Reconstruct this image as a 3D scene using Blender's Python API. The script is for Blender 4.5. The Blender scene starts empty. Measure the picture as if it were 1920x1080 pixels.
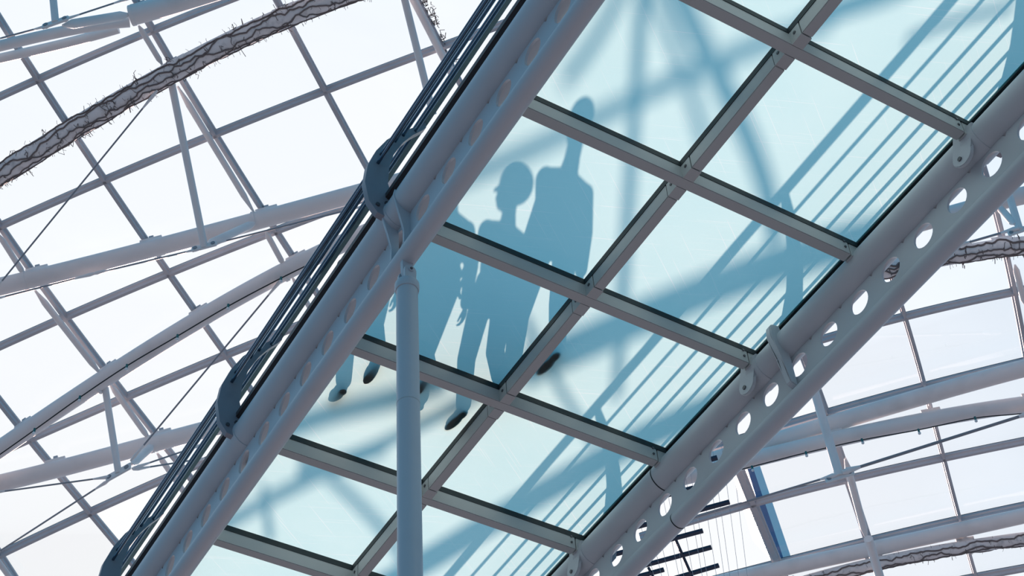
import bpy, bmesh, math, random
from mathutils import Vector as V, Matrix, noise

# ---------------------------------------------------------------- camera, sky, sun, exposure
# All lengths below are written in units of one floor panel; UNIT turns them into metres at the end.
UNIT = 1.3
EYE = 1.6                                   # camera height above the hall floor (m)
FPX = 3150.39                               # focal length in pixels of a 1920 px wide frame
YAW, PITCH, ROLL = 4.1166, 0.8347, -0.0799
CAM = V((5.3674, 3.2807, -7.3873))          # relative to the bridge's glass level
LIFT = EYE - CAM.z * UNIT                   # bridge level above the hall floor (m)

_f = V((math.cos(PITCH) * math.cos(YAW), math.cos(PITCH) * math.sin(YAW), math.sin(PITCH)))
_r0 = _f.cross(V((0, 0, 1))).normalized(); _u0 = _r0.cross(_f)
RIGHT = math.cos(ROLL) * _r0 + math.sin(ROLL) * _u0
UP = -math.sin(ROLL) * _r0 + math.cos(ROLL) * _u0
FWD = _f

sc = bpy.context.scene
C = sc.collection
cam_data = bpy.data.cameras.new('camera')
cam_data.sensor_width = 36; cam_data.lens = FPX / 1920 * 36
cam_data.clip_start = .05; cam_data.clip_end = 3000
cam = bpy.data.objects.new('camera', cam_data); C.objects.link(cam)
cam.matrix_world = Matrix.Translation(V((CAM.x * UNIT, CAM.y * UNIT, EYE))) @ \
    Matrix((RIGHT, UP, -FWD)).transposed().to_4x4()
sc.camera = cam

SUN = V((-.565, -1.37, 1)).normalized()     # direction towards the sun
sl = bpy.data.lights.new('sun', 'SUN'); sl.energy = 5.3; sl.color = (1.0, .64, .53); sl.angle = math.radians(.53)
so = bpy.data.objects.new('sun', sl); C.objects.link(so)
so.rotation_euler = SUN.to_track_quat('Z', 'Y').to_euler(); so.location = SUN * 60

w = bpy.data.worlds.new('sky'); sc.world = w; w.use_nodes = True
nt = w.node_tree; nt.nodes.clear()
def N(t, **k):
    n = nt.nodes.new(t)
    for a, b in k.items(): setattr(n, a, b)
    return n
tc = N('ShaderNodeTexCoord'); dp = N('ShaderNodeVectorMath', operation='DOT_PRODUCT')
dp.inputs[1].default_value = SUN
nt.links.new(tc.outputs['Generated'], dp.inputs[0])
ramp = N('ShaderNodeValToRGB')               # brightness of the sky by angle from the sun
cr = ramp.color_ramp
cr.elements[0].position = 0.0; cr.elements[0].color = (.08, .27, .44, 1)
cr.elements[1].position = 1.0; cr.elements[1].color = (1.0, 1.0, 1.0, 1)
for p, c in ((.45, (.12, .34, .52, 1)), (.66, (.19, .43, .66, 1)), (.79, (.56, .76, .96, 1)), (.855, (.84, .93, 1.03, 1)), (.93, (.95, .98, 1.03, 1))):
    e = cr.elements.new(p); e.color = c
nt.links.new(dp.outputs['Value'], ramp.inputs[0])
mp = N('ShaderNodeMapping'); mp.inputs['Scale'].default_value = (3, 9, 14); mp.inputs['Rotation'].default_value = (.2, .4, .5)
nz = N('ShaderNodeTexNoise'); nz.inputs['Scale'].default_value = 1.6; nz.inputs['Detail'].default_value = 5
nt.links.new(tc.outputs['Generated'], mp.inputs[0]); nt.links.new(mp.outputs[0], nz.inputs[0])
cl = N('ShaderNodeMapRange'); cl.inputs[1].default_value = .5; cl.inputs[2].default_value = .75
nt.links.new(nz.outputs[0], cl.inputs[0])
cm = N('ShaderNodeMix', data_type='RGBA'); cmf = N('ShaderNodeMath', operation='MULTIPLY'); cmf.inputs[1].default_value = .35
nt.links.new(cl.outputs[0], cmf.inputs[0]); nt.links.new(cmf.outputs[0], cm.inputs[0])
nt.links.new(ramp.outputs[0], cm.inputs[6])
cw = N('ShaderNodeVectorMath', operation='SCALE'); cw.inputs['Scale'].default_value = 1.12
nt.links.new(ramp.outputs[0], cw.inputs[0]); nt.links.new(cw.outputs[0], cm.inputs[7])
bg = N('ShaderNodeBackground'); bg.inputs[1].default_value = 1.0
nt.links.new(cm.outputs[2], bg.inputs[0])
out = N('ShaderNodeOutputWorld'); nt.links.new(bg.outputs[0], out.inputs[0])

vs = sc.view_settings
vs.view_transform = 'Standard'; vs.look = 'None'; vs.gamma = 1; vs.use_curve_mapping = False
vs.exposure = 0.0

# ---------------------------------------------------------------- materials
def material(name, color, rough=.5, metal=0., spots=0., spot_col=(.2, .18, .16), scale=3., spec=.4, bump=0.):
    m = bpy.data.materials.new(name); m.use_nodes = True
    t = m.node_tree; b = t.nodes['Principled BSDF']
    b.inputs['Roughness'].default_value = rough; b.inputs['Metallic'].default_value = metal
    b.inputs['Specular IOR Level'].default_value = spec
    co = t.nodes.new('ShaderNodeTexCoord')
    n = t.nodes.new('ShaderNodeTexNoise'); n.inputs['Scale'].default_value = scale; n.inputs['Detail'].default_value = 6
    t.links.new(co.outputs['Object'], n.inputs[0])
    mr = t.nodes.new('ShaderNodeMapRange'); mr.inputs[1].default_value = .52; mr.inputs[2].default_value = .78
    mr.inputs[3].default_value = 0; mr.inputs[4].default_value = spots
    t.links.new(n.outputs[0], mr.inputs[0])
    mx = t.nodes.new('ShaderNodeMix'); mx.data_type = 'RGBA'
    mx.inputs[6].default_value = (*color, 1); mx.inputs[7].default_value = (*spot_col, 1)
    t.links.new(mr.outputs[0], mx.inputs[0]); t.links.new(mx.outputs[2], b.inputs['Base Color'])
    if bump:
        bp = t.nodes.new('ShaderNodeBump'); bp.inputs['Strength'].default_value = bump
        n2 = t.nodes.new('ShaderNodeTexNoise'); n2.inputs['Scale'].default_value = scale * 14
        t.links.new(co.outputs['Object'], n2.inputs[0])
        t.links.new(n2.outputs[0], bp.inputs['Height']); t.links.new(bp.outputs[0], b.inputs['Normal'])
    return m

M = {}
M['girder'] = material('painted_girder_steel', (.51, .535, .565), .42, spots=.25, spot_col=(.40, .38, .38), scale=2.2, bump=.04)
M['beam'] = material('painted_beam_steel', (.44, .455, .45), .5, spots=.2, spot_col=(.36, .33, .32), scale=4)
M['roof_steel'] = material('painted_roof_steel', (.90, .88, .87), .42, spots=.25, spot_col=(.45, .42, .40), scale=1.5, bump=.03)
M['bar_steel'] = material('glazing_bar_aluminium', (.52, .54, .58), .40, spots=.25, spot_col=(.30, .30, .32), scale=3)
M['gasket'] = material('black_rubber_gasket', (.012, .022, .026), .6, spots=.3, spot_col=(.03, .04, .04))
M['dark_metal'] = material('dark_stainless_rail', (.10, .15, .21), .22, metal=.85)
M['post'] = material('blue_grey_painted_plate', (.27, .265, .295), .42, spots=.4, spot_col=(.15, .16, .2), scale=5)
M['toe'] = material('dark_brown_toe_board', (.055, .045, .045), .45, spots=.4, spot_col=(.10, .08, .07), scale=9)
M['grey_flat'] = material('grey_green_flat_bar', (.22, .28, .29), .5)
M['bolt'] = material('dark_bolt_steel', (.10, .10, .11), .45, metal=.4)
M['rod'] = material('grey_tie_rod_steel', (.30, .31, .34), .4, metal=.3)
M['vine'] = material('bare_vine_bark', (.20, .17, .165), .9, spots=.5, spot_col=(.14, .12, .11), scale=8)
M['pale_bark'] = material('weathered_pale_tube_paint', (.90, .87, .86), .7, spots=.6, spot_col=(.30, .29, .30), scale=7, bump=.15)
M['green_plastic'] = material('green_bulb_socket', (.02, .16, .17), .5)
M['cable'] = material('black_cable_rubber', (.02, .03, .035), .6)
M['navy'] = material('navy_painted_slat', (.012, .03, .07), .5)
M['wire'] = material('thin_steel_wire', (.45, .45, .48), .3, metal=.6)
M['floor'] = material('pale_hall_floor_stone', (.172, .200, .230), .5, spots=.5, spot_col=(.145, .17, .198), scale=.4)
M['tower'] = material('haze_whitened_tower_facade', (.95, .96, .98), .5)  # distance haze put into the colour: facade whitened
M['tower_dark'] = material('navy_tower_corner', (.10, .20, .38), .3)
M['skin'] = material('skin', (.55, .36, .27), .55, spots=.2, spot_col=(.5, .28, .2), scale=12)
M['hair'] = material('dark_hair', (.03, .022, .018), .7, bump=.3)
M['cap'] = material('dark_cotton_cap', (.04, .05, .08), .8)
M['shoe'] = material('dark_shoe_leather', (.02, .02, .022), .5)
M['denim'] = material('dark_denim', (.05, .07, .12), .85, spots=.3, spot_col=(.09, .12, .18), scale=14)
M['grey_trousers'] = material('grey_trouser_cloth', (.13, .13, .14), .85)
M['jacket'] = material('grey_green_jacket_cloth', (.14, .16, .14), .85, spots=.3, spot_col=(.1, .12, .1), scale=10)
M['shirt'] = material('blue_shirt_cloth', (.16, .23, .36), .85)
M['tee'] = material('maroon_shirt_cloth', (.25, .07, .08), .85)
M['coat'] = material('black_coat_cloth', (.03, .03, .035), .85)
M['bulb'] = material('clear_bulb_glass', (.75, .82, .85), .05, spec=.8)

def clear_glass(name, tint, gloss):
    m = bpy.data.materials.new(name); m.use_nodes = True; t = m.node_tree; t.nodes.clear()
    o = t.nodes.new('ShaderNodeOutputMaterial'); tr = t.nodes.new('ShaderNodeBsdfTransparent')
    tr.inputs[0].default_value = (*tint, 1)
    g = t.nodes.new('ShaderNodeBsdfGlossy'); g.inputs['Roughness'].default_value = .03
    fr = t.nodes.new('ShaderNodeFresnel'); fr.inputs[0].default_value = 1.45
    ml = t.nodes.new('ShaderNodeMath'); ml.operation = 'MULTIPLY'; ml.inputs[1].default_value = gloss
    t.links.new(fr.outputs[0], ml.inputs[0])
    mx = t.nodes.new('ShaderNodeMixShader'); t.links.new(ml.outputs[0], mx.inputs[0])
    t.links.new(tr.outputs[0], mx.inputs[1]); t.links.new(g.outputs[0], mx.inputs[2]); t.links.new(mx.outputs[0], o.inputs[0])
    return m
M['roof_glass'] = clear_glass('clear_roof_glass', (.985, .993, 1.0), .10)
M['glass_face'] = clear_glass('floor_glass_lower_face', (.93, .985, .98), .55)
M['glass_edge'] = material('green_floor_glass_edge', (.02, .16, .17), .15)

def frosted():
    m = bpy.data.materials.new('frosted_floor_glass'); m.use_nodes = True; t = m.node_tree; t.nodes.clear()
    o = t.nodes.new('ShaderNodeOutputMaterial'); tl = t.nodes.new('ShaderNodeBsdfTranslucent')
    co = t.nodes.new('ShaderNodeTexCoord')
    # fine scratches: two families of thin lines broken up by noise
    n = t.nodes.new('ShaderNodeTexNoise'); n.inputs['Scale'].default_value = 1.3; n.inputs['Detail'].default_value = 4
    t.links.new(co.outputs['Object'], n.inputs[0])
    mr = t.nodes.new('ShaderNodeMapRange'); mr.inputs[1].default_value = .3; mr.inputs[2].default_value = .7
    mr.inputs[3].default_value = 0; mr.inputs[4].default_value = 1
    t.links.new(n.outputs[0], mr.inputs[0])
    mx = t.nodes.new('ShaderNodeMix'); mx.data_type = 'RGBA'
    mx.inputs[6].default_value = (.57, .85, .86, 1); mx.inputs[7].default_value = (.62, .88, .88, 1)
    t.links.new(mr.outputs[0], mx.inputs[0])
    last = mx.outputs[2]
    for ang, sc_, lo in ((.38, (1.1, 150, 1), .685), (-.62, (.9, 110, 1), .70)):
        mp1 = t.nodes.new('ShaderNodeMapping'); mp1.inputs['Rotation'].default_value = (0, 0, ang); mp1.inputs['Scale'].default_value = sc_
        vm = t.nodes.new('ShaderNodeMapping'); vm.inputs['Rotation'].default_value = (0, 0, ang)
        t.links.new(co.outputs['Object'], vm.inputs[0])
        mp1.inputs['Rotation'].default_value = (0, 0, 0); t.links.new(vm.outputs[0], mp1.inputs[0])
        ns = t.nodes.new('ShaderNodeTexNoise'); ns.inputs['Scale'].default_value = 1.0; ns.inputs['Detail'].default_value = 1
        t.links.new(mp1.outputs[0], ns.inputs[0])
        r1 = t.nodes.new('ShaderNodeMapRange'); r1.inputs[1].default_value = lo; r1.inputs[2].default_value = lo + .04; r1.inputs[4].default_value = .6
        t.links.new(ns.outputs[0], r1.inputs[0])
        m2 = t.nodes.new('ShaderNodeMix'); m2.data_type = 'RGBA'; m2.inputs[7].default_value = (.93, .98, .98, 1)
        t.links.new(r1.outputs[0], m2.inputs[0]); t.links.new(last, m2.inputs[6]); last = m2.outputs[2]
    t.links.new(last, tl.inputs[0]); t.links.new(tl.outputs[0], o.inputs[0])
    return m
M['frosted'] = frosted()

# ---------------------------------------------------------------- helpers
def obj(name, bm, mat, parent=None, smooth=True, extra=()):
    me = bpy.data.meshes.new(name)
    bmesh.ops.recalc_face_normals(bm, faces=bm.faces)
    bm.to_mesh(me); bm.free()
    me.materials.append(M[mat] if isinstance(mat, str) else mat)
    for e in extra: me.materials.append(M[e])
    if smooth:
        me.set_sharp_from_angle(angle=math.radians(35))
    o = bpy.data.objects.new(name, me); C.objects.link(o)
    if smooth:
        for p in me.polygons: p.use_smooth = True
    if parent: o.parent = parent; o.location = -parent_origin(parent)
    return o
def parent_origin(p):
    v = V(p.location)
    while p.parent: p = p.parent; v += V(p.location)
    return v
def tag(o, label, cat=None, group=None, kind=None):
    o['label'] = label
    if cat: o['category'] = cat
    if group: o['group'] = group
    if kind: o['kind'] = kind
    return o
def thing(name, label, cat, loc=(0, 0, 0), group=None):
    o = bpy.data.objects.new(name, None); C.objects.link(o); o.location = loc; o.empty_display_size = .2
    return tag(o, label, cat, group)

def frames(pts, hint):
    out = []
    for i, p in enumerate(pts):
        a = pts[max(i - 1, 0)]; b = pts[min(i + 1, len(pts) - 1)]
        t = (b - a).normalized(); n = (hint - t * hint.dot(t))
        if n.length < 1e-6: n = V((1, 0, 0)) - t * t.x
        n.normalize(); out.append((t, n, t.cross(n)))
    return out
def sweep(bm, pts, profile, hint=V((0, 0, 1)), closed=True, scales=None):
    """profile: list of (side, up)"""
    pts = [V(p) for p in pts]; rings = []
    for i, (p, (t, n, s)) in enumerate(zip(pts, frames(pts, hint))):
        k = scales[i] if scales else 1
        rings.append([bm.verts.new(p + s * (a * k) + n * (b * k)) for a, b in profile])
    m = len(profile)
    for r0, r1 in zip(rings, rings[1:]):
        for j in range(m): bm.faces.new((r0[j], r0[(j + 1) % m], r1[(j + 1) % m], r1[j]))
    bm.faces.new(rings[0]); bm.faces.new(rings[-1][::-1])
def circle(r, n=16): return [(r * math.cos(2 * math.pi * k / n), r * math.sin(2 * math.pi * k / n)) for k in range(n)]
def tube(bm, pts, r, n=16, scales=None): sweep(bm, pts, circle(r, n), scales=scales, hint=V((.13, .21, 1)))
def box(bm, x0, x1, y0, y1, z0, z1):
    v = [bm.verts.new((x, y, z)) for z in (z0, z1) for y in (y0, y1) for x in (x0, x1)]
    for f in ((0, 1, 3, 2), (4, 6, 7, 5), (0, 4, 5, 1), (2, 3, 7, 6), (0, 2, 6, 4), (1, 5, 7, 3)): bm.faces.new([v[i] for i in f])
    return v
def obox(bm, c, ax, ay, az, hx, hy, hz):
    v = [bm.verts.new(c + ax * (sx * hx) + ay * (sy * hy) + az * (sz * hz)) for sz in (-1, 1) for sy in (-1, 1) for sx in (-1, 1)]
    for f in ((0, 1, 3, 2), (4, 6, 7, 5), (0, 4, 5, 1), (2, 3, 7, 6), (0, 2, 6, 4), (1, 5, 7, 3)): bm.faces.new([v[i] for i in f])
def prism(bm, poly, axis, a, b):
    """polygon extruded along an axis; poly gives the two other coordinates in order"""
    def mk(p, q):
        return {'y': (p[0], q, p[1]), 'x': (q, p[0], p[1]), 'z': (p[0], p[1], q)}[axis]
    r0 = [bm.verts.new(mk(p, a)) for p in poly]; r1 = [bm.verts.new(mk(p, b)) for p in poly]
    m = len(poly)
    for j in range(m): bm.faces.new((r0[j], r0[(j + 1) % m], r1[(j + 1) % m], r1[j]))
    bm.faces.new(r0[::-1]); bm.faces.new(r1)
def bevel(bm, w, seg=2):
    bmesh.ops.bevel(bm, geom=list(bm.edges), offset=w, segments=seg, affect='EDGES', clamp_overlap=True)
def disc(bm, c, axis, r, h, n=14):
    c = V(c); axis = V(axis).normalized(); tube(bm, [c - axis * h / 2, c + axis * h / 2], r, n)

# ---------------------------------------------------------------- the hall floor
bm = bmesh.new(); box(bm, -60, 60, -60, 60, -(LIFT / UNIT) - .3, -(LIFT / UNIT))
o = obj('floor', bm, 'floor', smooth=False); tag(o, 'pale stone hall floor far below the bridge', kind='structure')

# ---------------------------------------------------------------- the glass footbridge
W = 2.47            # clear width between glass edges
WR, WL = -.043, 2.513   # web planes of right and left girder
Y0, Y1 = -9.0, 3.45   # built length

def girder(xw, side, label):
    g = thing('bridge_girder', label, 'girder', (xw, 0, -.35), 'tube girders carrying the glass bridge')
    b = bmesh.new(); tube(b, [V((xw, y, -.153)) for y in (Y0, Y1)], .104, 40); obj('upper_tube', b, 'girder', g)
    b = bmesh.new(); tube(b, [V((xw, y, -.565)) for y in (Y0, Y1)], .058, 32); obj('lower_tube', b, 'girder', g)
    xs = sorted((0.002, xw * 1.9)) if side == 'right' else sorted((W - .002, W + (xw - W) * 1.9))
    b = bmesh.new(); box(b, xs[0], xs[1], Y0, Y1, -.012, -.0003); obj('edge_seal', b, 'gasket', g, smooth=False)
    # web plate with round holes, 3.5 per panel
    b = bmesh.new(); pitch = 2 / 7; zc = -.362; r = .077; h = .0075
    zt, zb = -.245, -.512
    n = 24; ys = -1.14; k0 = math.ceil((Y0 - ys) / pitch) + 1; k1 = math.floor((Y1 - ys) / pitch) - 1
    for k in range(k0, k1 + 1):
        yc = ys + k * pitch
        sq = []
        for i in range(n):
            a = 2 * math.pi * i / n; c, s = math.cos(a), math.sin(a)
            hy, hz0 = pitch / 2, (zt - zc if s > 0 else zc - zb)
            t = min(hy / abs(c) if abs(c) > 1e-6 else 9, hz0 / abs(s) if abs(s) > 1e-6 else 9)
            sq.append((yc + c * t, zc + s * t, yc + c * r, zc + s * r))
        for sx in (-1, 1):
            ov = [b.verts.new((xw + sx * h, q[0], q[1])) for q in sq]; iv = [b.verts.new((xw + sx * h, q[2], q[3])) for q in sq]
            for i in range(n): b.faces.new((ov[i], ov[(i + 1) % n], iv[(i + 1) % n], iv[i]))
            if sx < 0: iv0 = iv
        for i in range(n): b.faces.new((iv0[i], iv0[(i + 1) % n], iv[(i + 1) % n], iv[i]))
    bmesh.ops.remove_doubles(b, verts=b.verts, dist=1e-5)
    obj('web_plate', b, 'girder', g)
    # sleeves and pin ears at every second panel
    for y in (-8, -6, -4, -2, 0, 2):
        b = bmesh.new(); tube(b, [V((xw, y - .07, -.153)), V((xw, y + .035, -.153))], .108, 40)
        obj('sleeve', b, 'girder', g)
        b = bmesh.new(); s = -1 if side == 'right' else 1
        prof = [(y - .10, -.07), (y + .05, -.09)] + [(y - .085 + .076 * math.cos(math.radians(a)), -.235 - .076 * math.sin(math.radians(a))) for a in range(-10, 200, 15)]
        xi = xw - s * .092
        prism(b, prof, 'x', xi - .012, xi + .012); bevel(b, .005)
        e = obj('pin_ear', b, 'girder', g)
        b = bmesh.new(); disc(b, (xi - s * .013, y - .105, -.255), (1, 0, 0), .014, .012); obj('pin_hole', b, 'bolt', e)
    return g
gL = girder(WL, 'left', 'left steel tube girder with round holes, beside the railing and above the column')
gR = girder(WR, 'right', 'right steel tube girder with daylight showing through its row of round holes')

# V-shaped gussets over the columns
def gusset(parent, xw, s, yc):
    for dy in (-.045, .045):
        b = bmesh.new()
        pr_ = [(xw + s * .10, -.10), (xw + s * .112, -.16), (xw + s * .075, -.30), (xw + s * .045, -.42), (xw + s * .05, -.53),
               (xw, -.52), (xw, -.22), (xw + s * .05, -.20)]
        prism(b, pr_, 'y', yc + dy * (1.6) - .008, yc + dy * 1.6 + .008); bevel(b, .003, 1)
        obj('gusset_fin', b, 'girder', parent)
gusset(gL, WL, 1, -1.93)
# inner arm plate on the right girder
b = bmesh.new()
arm = [(-.043 + .12, -.03), (-.043 + .14, -.06), (-.043 + .15, -.14), (-.043 + .10, -.30), (-.043 + .075, -.50), (-.043 + .02, -.52), (-.043 + .03, -.30), (-.043 + .05, -.12), (-.043 + .06, -.02)]
prism(b, arm, 'y', -1.79, -1.745); bevel(b, .006)
obj('arm_plate', b, 'girder', gR)
for y in (-3.12,):
    b = bmesh.new(); tube(b, [V((WR, y - .004, -.153)), V((WR, y + .004, -.153))], .1055, 40); obj('joint_line', b, 'gasket', gR)
    b = bmesh.new(); tube(b, [V((WR, y + .07, -.565)), V((WR, y + .078, -.565))], .0592, 30); obj('joint_line', b, 'gasket', gR)

# cross beams
names = {0: 'uppermost', -1: 'second from the top', -2: 'third from the top, above the walkers\' legs', -3: 'fourth from the top, under the walkers\' feet', -4: 'fifth from the top, with a bright sun glint', -5: 'lowest in view'}
ordw = {1: 'crossing the top edge of the picture'}
BW = .066; BH = .145
def beam_box(b, x0, x1, y0, y1):
    box(b, x0, x1, y0, y1, -BH, -.006)
    bevel(b, .004, 2)
beam_lab = {1: 'steel cross beam under the bridge glass at the very top right corner',
            0: 'steel cross beam through the topmost visible crossing under the bridge glass',
            -1: 'steel cross beam passing under the tall walker\'s neck shadow',
            -2: 'steel cross beam passing under the waist shadows of the walkers',
            -3: 'steel cross beam passing under the walkers\' feet, behind the column',
            -4: 'steel cross beam with a bright sun glint, first below the walkers\' feet',
            -5: 'steel cross beam at the bottom of the picture, left end at the girder',
            }
for i in range(-8, 4):
    y = i
    lab = beam_lab.get(i, 'steel cross beam of the glass bridge beyond the picture, %s end' % ('far upper' if i > 0 else 'lower'))
    t = thing('cross_beam', lab, 'beam', (1.2, y - BW / 2, -.1), 'cross beams under the glass bridge')
    b = bmesh.new(); beam_box(b, .079, W - .02, y - BW, y); obj('beam_length', b, 'beam', t)
    b = bmesh.new(); box(b, -.02, .071, y - BW + .002, y - .002, -BH - .002, -.03); bevel(b, .003, 1); obj('end_stub', b, 'beam', t)
    b = bmesh.new(); box(b, W - .018, W + .03, y - BW, y, -BH, -.03); obj('end_stub', b, 'beam', t)
    for dz in (-.045, -.095):
        b = bmesh.new(); disc(b, (.11, y + .003, dz), (0, 1, 0), .008, .008); obj('bolt', b, 'bolt', t)
    b = bmesh.new(); box(b, .0, W, y - BW - .004, y + .0035, -.044, -.0005); obj('gasket', b, 'gasket', t, smooth=False)
    for y0, y1 in ((y, y + .079), (y - BW - .079, y - BW)):      # short stubs that the spine beam is bolted to
        b = bmesh.new(); box(b, 1.2335 - BW / 2 - .0015, 1.2335 + BW / 2 + .0015, y0, y1, -BH - .0012, -.03); obj('spine_stub', b, 'beam', t)
        b = bmesh.new(); disc(b, (1.2335 + BW / 2 + .003, (y0 + y1) / 2, -.085), (1, 0, 0), .010, .006); obj('bolt', b, 'bolt', t)
# spine beam down the middle, cut at every cross beam
t = thing('spine_beam', 'long middle beam running up the bridge under the glass from bottom centre to top right', 'beam', (1.2335, -3, -.1))
for i in range(-8, 3):
    b = bmesh.new(); box(b, 1.2335 - BW / 2, 1.2335 + BW / 2, i + .083, i + 1 - BW - .083, -BH, -.006); bevel(b, .004); obj('beam_length', b, 'beam', t)
    b = bmesh.new(); box(b, 1.2335 - BW / 2 - .004, 1.2335 + BW / 2 + .004, i + .004, i + 1 - BW - .0045, -.0435, -.0007); obj('gasket', b, 'gasket', t, smooth=False)

# glass floor panels
def panel(x0, x1, y0, y1, label):
    me = bpy.data.meshes.new('glass_floor_panel'); b = bmesh.new(); v = box(b, x0, x1, y0, y1, 0.0, .028)
    b.faces.ensure_lookup_table()
    b.normal_update()
    for f in b.faces:
        c = f.calc_center_median()
        f.material_index = 1 if c.z > .027 else (0 if c.z < .001 else 2)
    o = obj('glass_floor_panel', b, 'glass_face', smooth=False, extra=('frosted', 'glass_edge'))
    tag(o, label, 'glass panel', 'frosted glass floor panels of the bridge')
row_words = {1: 'in the topmost visible row', 0: 'in the row at the top edge', -1: 'in the row with the tall walker\'s head top', -2: 'in the row of the walkers\' shoulders',
             -3: 'in the row of the walkers\' legs', -4: 'in the row of the walkers\' shoes', -5: 'in the row just below the shoes', -6: 'in the row cut by the bottom edge'}
for i in range(-8, 3):
    for c, (x0, x1) in enumerate(((.0 - .012, 1.2335 - .006), (1.2335 + .006, W + .012))):
        rw = {2: 'farthest beyond the top of the picture', 1: 'beyond the top of the picture', 0: 'in the topmost row', -1: 'in the second row from the top', -2: 'in the row of the two walkers\' heads', -3: 'in the row of the walkers\' hips',
              -4: 'in the row of the walkers\' shoes', -5: 'in the row just below the shoes', -6: 'in the row cut by the bottom edge', -7: 'below the picture', -8: 'far below the picture'}[i]
        panel(x0, x1, i - BW / 2 + .006, i + 1 - BW / 2 - .006, 'frosted glass floor panel %s, %s half' % (rw, ('right', 'left')[c]))

# railings with crescent posts
OUT = [(2.60, -.20), (2.655, -.19), (2.708, -.117), (2.736, .035), (2.719, .197), (2.667, .361), (2.598, .507), (2.527, .615), (2.406, .757), (2.352, .810), (2.345, .85)]
INN = [(2.328, .85), (2.332, .795), (2.350, .765), (2.424, .663), (2.488, .553), (2.551, .40), (2.582, .258), (2.59, .101), (2.567, .018), (2.53, -.06)]
RAILS = [(2.405, .715), (2.49, .617), (2.545, .525), (2.595, .43), (2.635, .34), (2.655, .25)]
def railing(mir, name, label):
    fx = (lambda x: W - x) if mir else (lambda x: x)
    t = thing(name, label, 'railing', (fx(2.6), 0, 0))
    for y in (-8, -6, -4, -2, 0, 2):
        b = bmesh.new(); prism(b, [(fx(x), z) for x, z in OUT + INN], 'y', y - .02, y + .02)
        p = obj('crescent_post', b, 'post', t)
        for dx, dz in ((2.655, -.125), (2.60, -.085)):
            bb = bmesh.new(); disc(bb, (fx(dx), y + .022, dz), (0, 1, 0), .013, .014); obj('bolt', bb, 'bolt', p)
    for x, z in RAILS:
        b = bmesh.new(); tube(b, [V((fx(x), y, z)) for y in (Y0, Y1)], .0105, 10); obj('rail', b, 'dark_metal', t)
    b = bmesh.new(); c = [(fx(2.330 + dx), .862 + dz) for dx, dz in ((-.016, -.010), (.016, -.010), (.019, 0), (.016, .010), (-.016, .010), (-.019, 0))]
    prism(b, c, 'y', Y0, Y1); obj('handrail', b, 'grey_flat', t)
    b = bmesh.new(); tube(b, [V((fx(2.362), y, .865)) for y in (Y0, Y1)], .0145, 10); obj('handrail_edge_tube', b, 'dark_metal', t)
    b = bmesh.new(); xs = sorted((fx(2.53), fx(2.606))); box(b, xs[0], xs[1], Y0, Y1, -.04, .012); bevel(b, .008)
    obj('toe_board', b, 'toe', t)
    return t
railing(False, 'bridge_railing', 'dark metal railing with crescent-shaped posts outside the left girder')
railing(True, 'bridge_railing', 'railing of the far right side, seen as crisp striped shadows on the glass')

# support column
t = thing('support_column', 'round grey steel column with a pinned clevis head under the left girder', 'column', (WL, -1.91, -(LIFT / UNIT)))
b = bmesh.new(); tube(b, [V((WL, -1.91, -(LIFT / UNIT))), V((WL, -1.91, -.80))], .0575, 40); obj('shaft', b, 'girder', t)
b = bmesh.new(); sweep(b, [V((WL, -1.91, z)) for z in (-.84, -.825, -.79, -.78)], circle(.063, 40), hint=V((1, 0, 0)), scales=[.98, 1.04, 1.04, .96]); obj('collar', b, 'girder', t)
b = bmesh.new(); tube(b, [V((WL, -1.91, -1.665)), V((WL, -1.91, -1.66))], .0582, 40); obj('weld_ring', b, 'beam', t)
cx, cy = WL, -1.91
def lug(y, th, z0, z1, r, name, par):
    b = bmesh.new(); pts = [(cx - r, z0), (cx + r, z0)] + [(cx + r * math.cos(a), z1 + r * math.sin(a)) for a in [k * math.pi / 10 for k in range(0, 11)]]
    prism(b, pts, 'y', y - th, y + th); bevel(b, .002, 1); return obj(name, b, 'girder', par)
lug(cy - .034, .009, -.79, -.705, .034, 'clevis_lug', t); lug(cy + .034, .009, -.79, -.705, .034, 'clevis_lug', t)
b = bmesh.new(); prism(b, [(cx - .034, -.60), (cx + .034, -.60), (cx + .03, -.70), (cx + .02, -.735), (cx - .02, -.735), (cx - .03, -.70)], 'y', cy - .014, cy + .014); bevel(b, .002, 1); obj('tongue_plate', b, 'girder', gL)
b = bmesh.new(); disc(b, (cx, cy, -.705), (0, 1, 0), .016, .10, 20); p = obj('pin', b, 'girder', t)
b = bmesh.new(); disc(b, (cx, cy + .052, -.705), (0, 1, 0), .008, .006); obj('pin_bolt', b, 'bolt', p)

# ---------------------------------------------------------------- the glazed roof
def ray(px, py):
    return (FWD + RIGHT * ((px - 960) / FPX) + UP * ((540 - py) / FPX)).normalized()
class Plane:
    def __init__(s, px, py, dist, n): s.o = CAM + ray(px, py) * dist; s.n = V(n).normalized()
    def at(s, px, py, off=0.):
        d = ray(px, py); o = s.o - s.n * off
        return CAM + d * ((o - CAM).dot(s.n) / d.dot(s.n))
PL = Plane(72, 145, 21.0, (.059, -.153, .988))
PR = Plane(1695, 590, 25.5, (-.02, -.05, .997))
def catmull(p, k=6):
    p = [V((a[0], a[1])) for a in p]
    if len(p) < 3: return p
    q = [p[0] * 2 - p[1]] + p + [p[-1] * 2 - p[-2]]; out = []
    for i in range(1, len(q) - 2):
        for j in range(k):
            t = j / k
            out.append(.5 * ((2 * q[i]) + (q[i + 1] - q[i - 1]) * t + (2 * q[i - 1] - 5 * q[i] + 4 * q[i + 1] - q[i + 2]) * t * t + (3 * q[i] - q[i - 1] - 3 * q[i + 1] + q[i + 2]) * t ** 3))
    out.append(q[-2]); return out
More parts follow.
